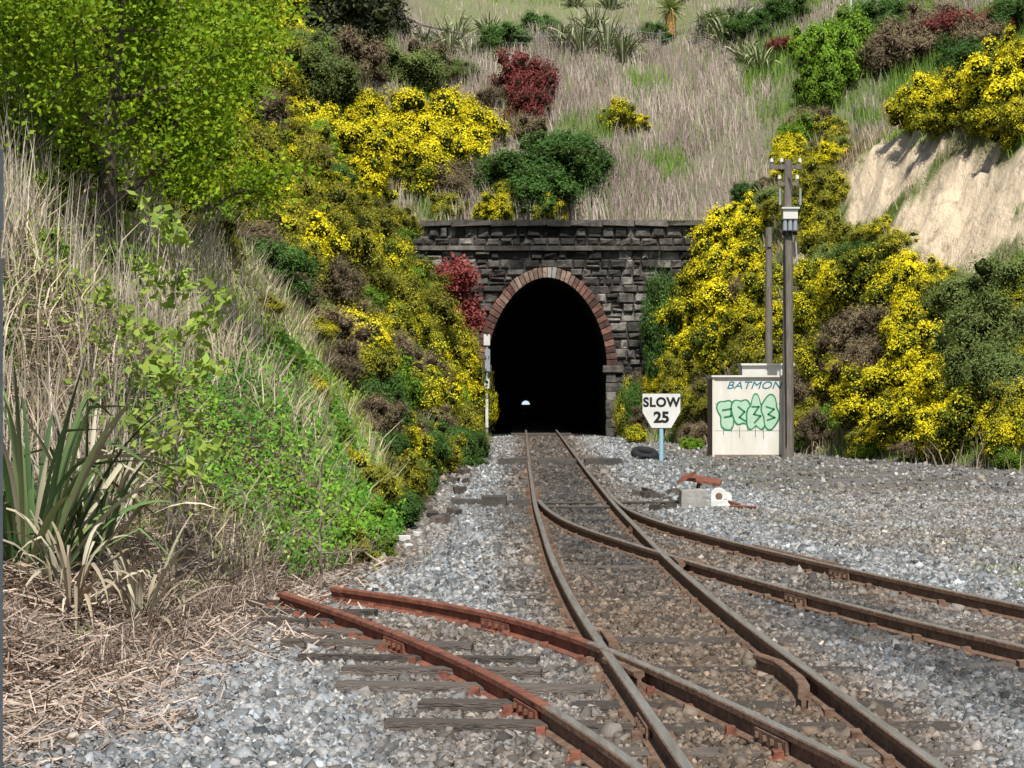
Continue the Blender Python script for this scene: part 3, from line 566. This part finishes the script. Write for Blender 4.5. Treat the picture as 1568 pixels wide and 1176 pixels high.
x,y=scat(4000,4.3,6.2,16.2,18.6); k=inview(x,y)&(fbm(x*1.5,y*1.5,103)>.42)&(x>xat(BR,y)+.9); x=x[k];y=y[k]; blades('trackside_grass',x,y,rng.uniform(.03,.11,len(x)),.010,.8,np.tile(np.array([.24,.31,.08]),(len(x),1)))
# ------------------------------------------------------------------ trees
def tree(name,base,H,spread,nl,leaf,lm,lean=(0,0),r0=.11,limbs=11,lowest=.18,sub=5,cl=.38,bark=M_bark,asp=.6):
    e=empty(name,base); b=B(); tips=[]; p=Vector((0,0,-.3)); n=7; tr_=[]
    for i in range(n):
        q=Vector((lean[0]*(i+1)/n+rng.normal(0,.05)*H*.2,lean[1]*(i+1)/n+rng.normal(0,.05)*H*.2,H*.85*(i+1)/n)); ra=r0*(1-i/n*.8); rb=r0*(1-(i+1)/n*.8)
        b.tube(p,q,ra,rb,8); tr_.append((q.copy(),rb)); p=q
    tips.append(p.copy())
    for i in range(limbs):
        f=lowest+(1-lowest)*i/limbs; j=min(n-1,int(f*n)); s,ra=tr_[j]; a=i*2.4+rng.uniform(-.4,.4); L_=spread*rng.uniform(.7,1.1)*(1-.35*f)
        d=Vector((math.cos(a),math.sin(a),rng.uniform(.1,.75))).normalized(); q=s
        for k in range(4):
            d=(d+Vector(rng.normal(0,.18,3))+Vector((0,0,.08))).normalized(); q2=q+d*L_/4; rr=ra*.55*(1-k*.22)
            b.tube(q,q2,rr,rr*.75,6)
            for _ in range(sub if k>0 else 1):
                d2=(d+Vector(rng.normal(0,.7,3))).normalized(); q3=q2+d2*L_*rng.uniform(.15,.4); b.tube(q2,q3,rr*.4,.004,4); tips.append(q3); tips.append((q2+q3)/2)
            q=q2
        tips.append(q)
    b.obj('trunk_and_limbs',[bark],e)
    T=np.array([t[:] for t in tips]); k=rng.integers(len(T),size=nl); P=T[k]+rng.normal(0,cl,(nl,3))*rng.uniform(.2,1,(nl,1)); V,F=quads(P,rdir(nl,.6)+np.array([0,-.6,0]),leaf,asp)
    mk('leaves',V,F,[lm],parent=e); return e
def onT(x,y,dz=0): return (x,y,float(terr(x,y))+dz)
tree('leafy_tree',onT(-4.3,20.5),3.0,1.9,22000,.032,LM['lime'],lean=(.2,0),cl=.27,lowest=.05)
tree('leafy_tree',onT(-5.7,22),3.0,2.2,20000,.034,LM['lime'],lean=(.3,0),cl=.30,lowest=.05)
tree('leafy_tree',onT(-5.2,24.5),3.6,2.2,22000,.036,LM['lime'],lean=(.3,0),cl=.30,lowest=.1)
tree('leafy_tree',onT(-4.2,25.5),2.8,1.6,13000,.036,LM['lime'],lean=(-.2,0),cl=.28,lowest=.1)
tree('red_leaf_tree',onT(-1.8,61.2),3.8,1.0,9000,.055,LM['red'],r0=.05,cl=.22,lowest=.45,limbs=12)
tree('sapling',onT(bearing(268,14.6),14.6),3.1,.5,620,.05,LM['sap'],r0=.018,limbs=16,lowest=.22,sub=1,cl=.06,bark=M_twig,asp=.5)
tree('sapling',onT(bearing(180,16.5),16.5),1.5,.45,260,.04,LM['sap'],r0=.012,limbs=8,sub=1,cl=.08,bark=M_twig)
tree('bare_twig_shrub',onT(bearing(490,16.3),16.3),1.4,.55,60,.02,LM['sap'],r0=.016,limbs=11,sub=3,cl=.06,bark=M_twig)
tree('bare_twig_shrub',onT(bearing(400,15.6),15.6),.9,.5,20,.02,LM['sap'],r0=.012,limbs=10,sub=3,cl=.06,bark=M_twig)
tree('bare_twig_shrub',onT(bearing(255,14.2),14.2),1.0,.5,20,.02,LM['sap'],r0=.012,limbs=10,sub=3,cl=.06,bark=M_twig)
def cabbage(px,py,Hh):
    x,y,z=survey(px,py); e=empty('cabbage_tree',(x,y,z)); b=B(); b.tube((0,0,-.2),(0,0,Hh),.13,.1,8); b.obj('trunk',[M_bark],e)
    n=900; a=rng.uniform(0,6.28,n); zz=rng.uniform(.3,1,n)*Hh; P=np.c_[np.cos(a)*.16,np.sin(a)*.16,zz]; T=np.c_[np.cos(a)*.25,np.sin(a)*.25,-np.ones(n)]; W_=np.c_[-np.sin(a),np.cos(a),0*a]*.02
    V=np.stack([P-W_,P+W_,P+T*.3+W_,P+T*.3-W_],1).reshape(-1,3); mk('dead_leaf_skirt',V,np.arange(4*n).reshape(n,4),[M_blade],col=np.tile(np.array([.48,.28,.09]),(4*n,1)),parent=e)
    n=420; d=rdir(n,.25); W_=np.cross(d,rdir(n)); W_=W_/np.linalg.norm(W_,axis=1)[:,None]*.022; P=np.zeros((n,3))+np.array([0,0,Hh]); Lh=rng.uniform(.5,.85,(n,1))
    V=np.stack([P-W_,P+W_,P+d*Lh+W_*.2,P+d*Lh-W_*.2],1).reshape(-1,3); mk('leaf_head',V,np.arange(4*n).reshape(n,4),[M_blade],col=np.tile(np.array([.3,.34,.12]),(4*n,1)),parent=e)
cabbage(1027,60,1.35)
def flax(name,loc,S,n,wd,cols,droop=1.0):
    Vs=[];Fs=[];Cs=[]; o=0
    for i in range(n):
        a=rng.uniform(0,6.28); el=rng.uniform(.95,1.5) if rng.random()<.7 else rng.uniform(.5,.95); L_=S*rng.uniform(.55,1.1); p=np.array([math.cos(a)*.16*S*rng.random(),math.sin(a)*.16*S*rng.random(),0]); seg=9; e_=el; c=np.array(cols[rng.integers(len(cols))])*rng.uniform(.8,1.15); bend=rng.uniform(.05,.24)*droop
        kink=rng.integers(4,8) if rng.random()<.3 else 99
        tw=rng.uniform(-.9,.9)
        for k in range(seg+1):
            t=k/seg; w_=wd*(1-t**3)*(.55+.9*t if t<.5 else 1)*.5+.001; s=np.array([-math.sin(a)*math.cos(tw),math.cos(a)*math.cos(tw),math.sin(tw)])*w_
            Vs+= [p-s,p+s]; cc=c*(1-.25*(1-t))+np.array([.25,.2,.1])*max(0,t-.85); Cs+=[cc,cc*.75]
            if k<seg: Fs.append((o+2*k,o+2*k+1,o+2*k+3,o+2*k+2))
            p=p+np.array([math.cos(a)*math.cos(e_),math.sin(a)*math.cos(e_),math.sin(e_)])*L_/seg; e_-=bend*t*1.5+(1.1 if k==kink else 0)
        o+=2*(seg+1)
    ob=mk(name,np.array(Vs),np.array(Fs),[M_blade],col=np.array(Cs)); ob.location=loc; return ob
GR=[(.11,.19,.06),(.16,.24,.08),(.22,.29,.10),(.07,.12,.045),(.28,.34,.15)]; DRY=[(.52,.46,.31),(.42,.34,.23),(.60,.54,.40)]
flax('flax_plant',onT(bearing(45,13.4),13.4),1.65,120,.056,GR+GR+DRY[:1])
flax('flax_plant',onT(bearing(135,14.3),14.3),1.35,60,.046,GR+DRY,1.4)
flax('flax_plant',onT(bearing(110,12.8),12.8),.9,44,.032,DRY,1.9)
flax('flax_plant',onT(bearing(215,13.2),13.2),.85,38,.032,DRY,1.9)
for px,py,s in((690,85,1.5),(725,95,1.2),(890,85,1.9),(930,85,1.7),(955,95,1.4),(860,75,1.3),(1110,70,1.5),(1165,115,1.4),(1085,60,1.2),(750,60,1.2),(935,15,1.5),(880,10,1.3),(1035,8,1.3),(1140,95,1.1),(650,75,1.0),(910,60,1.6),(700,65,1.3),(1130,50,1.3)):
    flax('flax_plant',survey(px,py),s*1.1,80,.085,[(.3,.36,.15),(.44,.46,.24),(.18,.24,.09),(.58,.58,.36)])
for px,py,r in((770,60,40),(1150,40,35),(1000,50,25),(1110,30,30),(1200,15,40),(830,40,28)): plant('shrub' if px!=1110 else 'grey',px,py,r,.8)
# ------------------------------------------------------------------ built objects
ts=empty('speed_restriction_sign',(3.40,44.6,0)); b=B(); b.tube((0,.03,-.2),(0,.03,1.3),.05,.05,10,0); b.obj('post',[M_blue],ts)
pl=[(-.43,1.52),(.43,1.52),(.43,1.1),(.22,.74),(-.22,.74),(-.43,1.1)]
b=B(); b.add([(x,-.03,z) for x,z in pl]+[(x,-.022,z) for x,z in pl],[(5,4,3,2,1,0),(6,7,8,9,10,11)]+[(i,(i+1)%6,6+(i+1)%6,6+i) for i in range(6)]); b.obj('plate',[M_white],ts)
b=B(); b.add([(x*1.03,-.018,1.13+(z-1.13)*1.03) for x,z in pl],[(5,4,3,2,1,0)]); b.obj('rim',[M_black],ts)
def text(s,size,loc,m,parent,off=0,ext=.001,shear=0,sx=1,rz=0,ry=0,sp=1):
    c=bpy.data.curves.new('lettering','FONT'); c.body=s; c.size=size; c.align_x='CENTER'; c.offset=off; c.extrude=ext; c.shear=shear; c.space_character=sp; c.materials.append(m)
    o=bpy.data.objects.new('lettering',c); SC.collection.objects.link(o); o.parent=parent; o.location=loc; o.rotation_euler=(math.radians(90),ry,rz); o.scale=(sx,1,1); return o
text('SLOW',.29,(0,-.034,1.23),M_black,ts,off=.012,sx=.98,sp=1.08); text('25',.34,(0,-.034,.87),M_black,ts,off=.014,sx=1.05)
hut=empty('relay_hut',(5.63,46.6,0)); b=B()
b.box((0,.6,.95),(1.70,1.2,1.9),0); b.obj('walls',[M_whitew],hut,bevel=.01)
b=B(); b.box((0,.58,1.925),(1.78,1.30,.045),0); b.box((-.84,-.012,.95),(.05,.02,1.88),0); b.box((.84,-.012,.95),(.05,.02,1.88),0); b.obj('roof_and_trim',[M_whitew],hut)
b=B(); b.box((-.858,.6,.93),(.012,1.18,1.84),0); b.box((0,.6,.03),(1.74,1.24,.06),0); b.obj('side_cladding_and_plinth',[M_hutside],hut)
b=B()
for zz in(.63,1.27): b.box((0,-.003,zz),(1.6,.004,.008),0)
b.obj('panel_joints',[M_conc],hut)
def blob(b,cx,cz,rx,rz,ph,yy,grow,m,n=48,lob=3,amp=.2):
    vs=[]
    for i in range(n):
        t=2*math.pi*i/n; r=1+amp*math.sin(lob*t+ph)+.10*math.sin((lob+2)*t+ph*2); vs.append((cx+math.cos(t)*(rx*r+grow),yy,cz+math.sin(t)*(rz*r+grow)))
    b.add(vs,[tuple(range(n))],m)
bb_=[(-.50,1.03,.21,.33,.3,3),(-.16,1.07,.20,.33,1.9,2),(.17,1.02,.20,.36,3.1,3),(.51,1.07,.21,.32,4.4,2)]
b=B()
for i,(cx_,cz_,rx,rz_,ph,lb) in enumerate(bb_):
    blob(b,cx_,cz_,rx,rz_,ph,-.006-i*.0016,.04,0,lob=lb); blob(b,cx_,cz_,rx,rz_,ph,-.0068-i*.0016,.0,1,lob=lb)
for x0,z0,x1,z1 in((-.62,1.12,-.42,1.15),(-.42,1.15,-.42,.98),(-.58,.95,-.42,.98),(-.25,1.2,-.1,1.08),(-.1,1.08,-.22,.95),(-.22,.95,-.06,.85),(.08,1.2,.24,1.2),(.24,1.2,.12,1.02),(.12,1.02,.28,.98),(.28,.98,.14,.82),(.42,1.2,.6,1.14),(.6,1.14,.46,1.02),(.46,1.02,.62,.94),(.62,.94,.44,.88)):
    b.box(((x0+x1)/2,-.0145,(z0+z1)/2),(math.hypot(x1-x0,z1-z0)+.03,.002,.04),0,ry=-math.atan2(z1-z0,x1-x0))
b.obj('graffiti_letters',[M_green,M_mint],hut)
text('BATMON',.25,(.12,-.008,1.63),M_cyan,hut,sx=1.25,off=.0,shear=.3)
b=B()
for i in range(7):
    xx_=-.6+i*.19; hh=rng.uniform(.08,.3); b.box((xx_,-.006,.72-hh/2),(.014,.003,hh),0)
b.obj('paint_drips',[M_green],hut)
h2=empty('equipment_cabinet',(6.30,48.3,0)); b=B(); b.box((0,.4,1.1),(1.25,.8,2.2),0); b.box((0,.38,2.22),(1.32,.9,.05),0); b.box((.0,-.012,1.1),(.02,.02,2.1),1); b.box((.12,-.03,1.2),(.03,.05,.14),1); b.obj('body',[M_white,M_conc],h2,bevel=.006)
up=empty('utility_pole',(6.50,46.15,0)); b=B(); b.tube((0,0,-.3),(0,0,7.0),.15,.095,14,0); b.obj('shaft',[M_pole],up)
b=B(); b.box((-.05,0,6.85),(.75,.09,.1),0); b.box((0,-.02,6.45),(.5,.08,.09),0); b.obj('crossarms',[M_pole],up)
b=B()
for xx_,zz in((-.38,6.9),(-.15,6.9),(.28,6.9),(-.2,6.5),(.22,6.5)):
    b.tube((xx_,0,zz),(xx_,0,zz+.1),.012,.012,6,1); b.tube((xx_,0,zz+.07),(xx_,0,zz+.16),.045,.03,8,0)
for xx_ in(-.2,.28): b.tube((xx_,-.08,6.35),(xx_,-.08,5.95),.03,.03,8,1)
b.tube((.0,-.13,6.6),(.3,-.3,5.7),.012,.012,5,2)
b.box((.02,-.2,5.72),(.34,.2,.22),0); b.box((.02,-.22,5.86),(.42,.26,.04),0)
for xx_ in(-.1,.02,.14): b.tube((xx_,-.22,5.62),(xx_,-.22,5.34),.05,.055,10,1)
b.box((.02,-.12,5.28),(.36,.12,.08),2); b.tube((-.1,-.15,5.2),(-.06,-.17,.3),.018,.018,6,2); b.tube((.17,-.05,5.2),(.2,-.1,4.6),.02,.02,6,1)
b.obj('fuses_and_insulators',[M_white,M_galv,M_rubber],up)
p2=empty('wooden_pole',(6.58,50.2,0)); b=B(); b.tube((0,0,-.3),(0,0,5.75),.11,.085,12); b.box((0,-.1,5.4),(.1,.06,.3),0); b.obj('shaft',[M_pole],p2)
bpy.ops.mesh.primitive_torus_add(major_radius=.25,minor_radius=.085,major_segments=36,minor_segments=12,location=(3.12,46.0,.1),rotation=(.3,.12,0)); o=bpy.context.object; o.name='tyre'; o.data.materials.append(M_rubber); o.scale=(1,1,1.15)
gl=empty('points_lever',(2.72,27.6,0)); b=B(); b.box((-.18,0,.12),(.34,.4,.27),0,jit=.01); b.box((.08,.1,.06),(.6,.5,.1),0,jit=.01); b.obj('concrete_base',[M_conc],gl,bevel=.01)
b=B(); b.box((-.02,.3,.38),(.56,.35,.035),0,ry=.16,rx=.15,rz=-.2); b.box((-.25,.1,.42),(.3,.14,.04),0,ry=-.5); b.tube((-.1,.3,.1),(-.05,.3,.36),.03,.03,8,0); b.tube((.1,0,.15),(.45,-.3,.06),.02,.02,8,0); b.tube((.3,-.5,.05),(.62,-.75,.05),.02,.02,8,0); b.obj('rusty_plate_and_lever',[M_rust],gl)
b=B()
for q,r in(((.18,-.05,.17),.12),((.28,-.03,.14),.09)): b.tube((q[0],q[1]-.09,q[2]),(q[0],q[1]+.09,q[2]),r,r*.9,14,0)
b.box((.2,-.1,.07),(.3,.2,.1),0,jit=.01); b.tube((.18,-.16,.17),(.18,-.1,.17),.05,.05,10,1); b.obj('counterweight',[M_white,M_rail],gl,bevel=.01)
b=B(); b.box((-1.38,25.2,.12),(.42,.35,.26),0,rz=.2,jit=.02); b.box((-1.72,25.8,.2),(.35,.35,.22),0,rz=-.3,jit=.02); b.obj('concrete_block',[M_sleeper],bevel=.015)
b=B()
for (px,yy,s) in((618,21.5,.09),(640,22.2,.07),(625,20.6,.06)): b.box((bearing(px,yy),yy,s*.5),(s*1.6,s,s),0,rz=rng.uniform(0,3),jit=s*.15)
b.obj('white_rubble',[M_white],bevel=.01)
b=B()
for i in range(40):
    px=rng.uniform(-1.35,-.75); yy=rng.uniform(22,44); s=rng.uniform(.05,.14); b.box((px,yy,s*.4),(s*1.5,s,s),0,rz=rng.uniform(0,3),rx=rng.uniform(-.3,.3),jit=s*.2)
for i in range(20):
    px=rng.uniform(1.9,2.6); yy=rng.uniform(26.5,31); s=rng.uniform(.05,.12); b.box((px,yy,s*.4),(s*1.5,s,s),0,rz=rng.uniform(0,3),jit=s*.2)
b.obj('loose_rubble',[M_sleeper])
sp=empty('signal_post',(-.80,62.5,0)); b=B(); b.tube((0,0,0),(0,0,3.3),.045,.045,8,0); b.box((0,-.06,3.15),(.2,.05,.35),1); b.box((0,-.08,1.75),(.16,.12,.3),1); b.box((.02,-.06,2.5),(.16,.05,.7),0); b.tube((0,-.15,1.8),(0,-.09,1.8),.05,.06,10,2); b.box((0,-.05,.8),(.09,.04,.9),1); b.obj('post_and_lamps',[M_galv,M_white,M_black],sp)
np_=empty('steel_post',(-1.063,4.0,0)); b=B(); b.box((0,0,1.0),(.036,.05,2.0),0); b.box((-.0,0,2.14),(.036,.06,.17),0); b.box((0,0,2.04),(.03,.04,.1),0); b.obj('post',[M_galv],np_,bevel=.003)
fe=empty('post_and_wire_fence'); b=B(); fx=np.arange(-9,14,1.7); prev=None
for i,x in enumerate(fx):
    yy=83.5+math.sin(i)*.1; z=float(terr(x,yy)); b.box((x,yy,z+.45),(.1,.1,1.3),0,jit=.01)
    if prev:
        for hz in(.35,.65,.95): b.tube((prev[0],prev[1],prev[2]+hz),(x,yy,z+hz),.008,.008,4,1)
        if x<-2: b.tube((prev[0],prev[1],prev[2]+1.05),(x,yy,z+1.05),.045,.045,6,0)
    prev=(x,yy,z)
b.obj('posts_and_wires',[M_pole,M_galv],fe)
q=survey(1303,30); b=B(); b.tube((q[0],q[1],q[2]-.2),(q[0],q[1],q[2]+2),.045,.04,8); b.obj('marker_post',[M_white])
print('OK objects',len(bpy.data.objects))
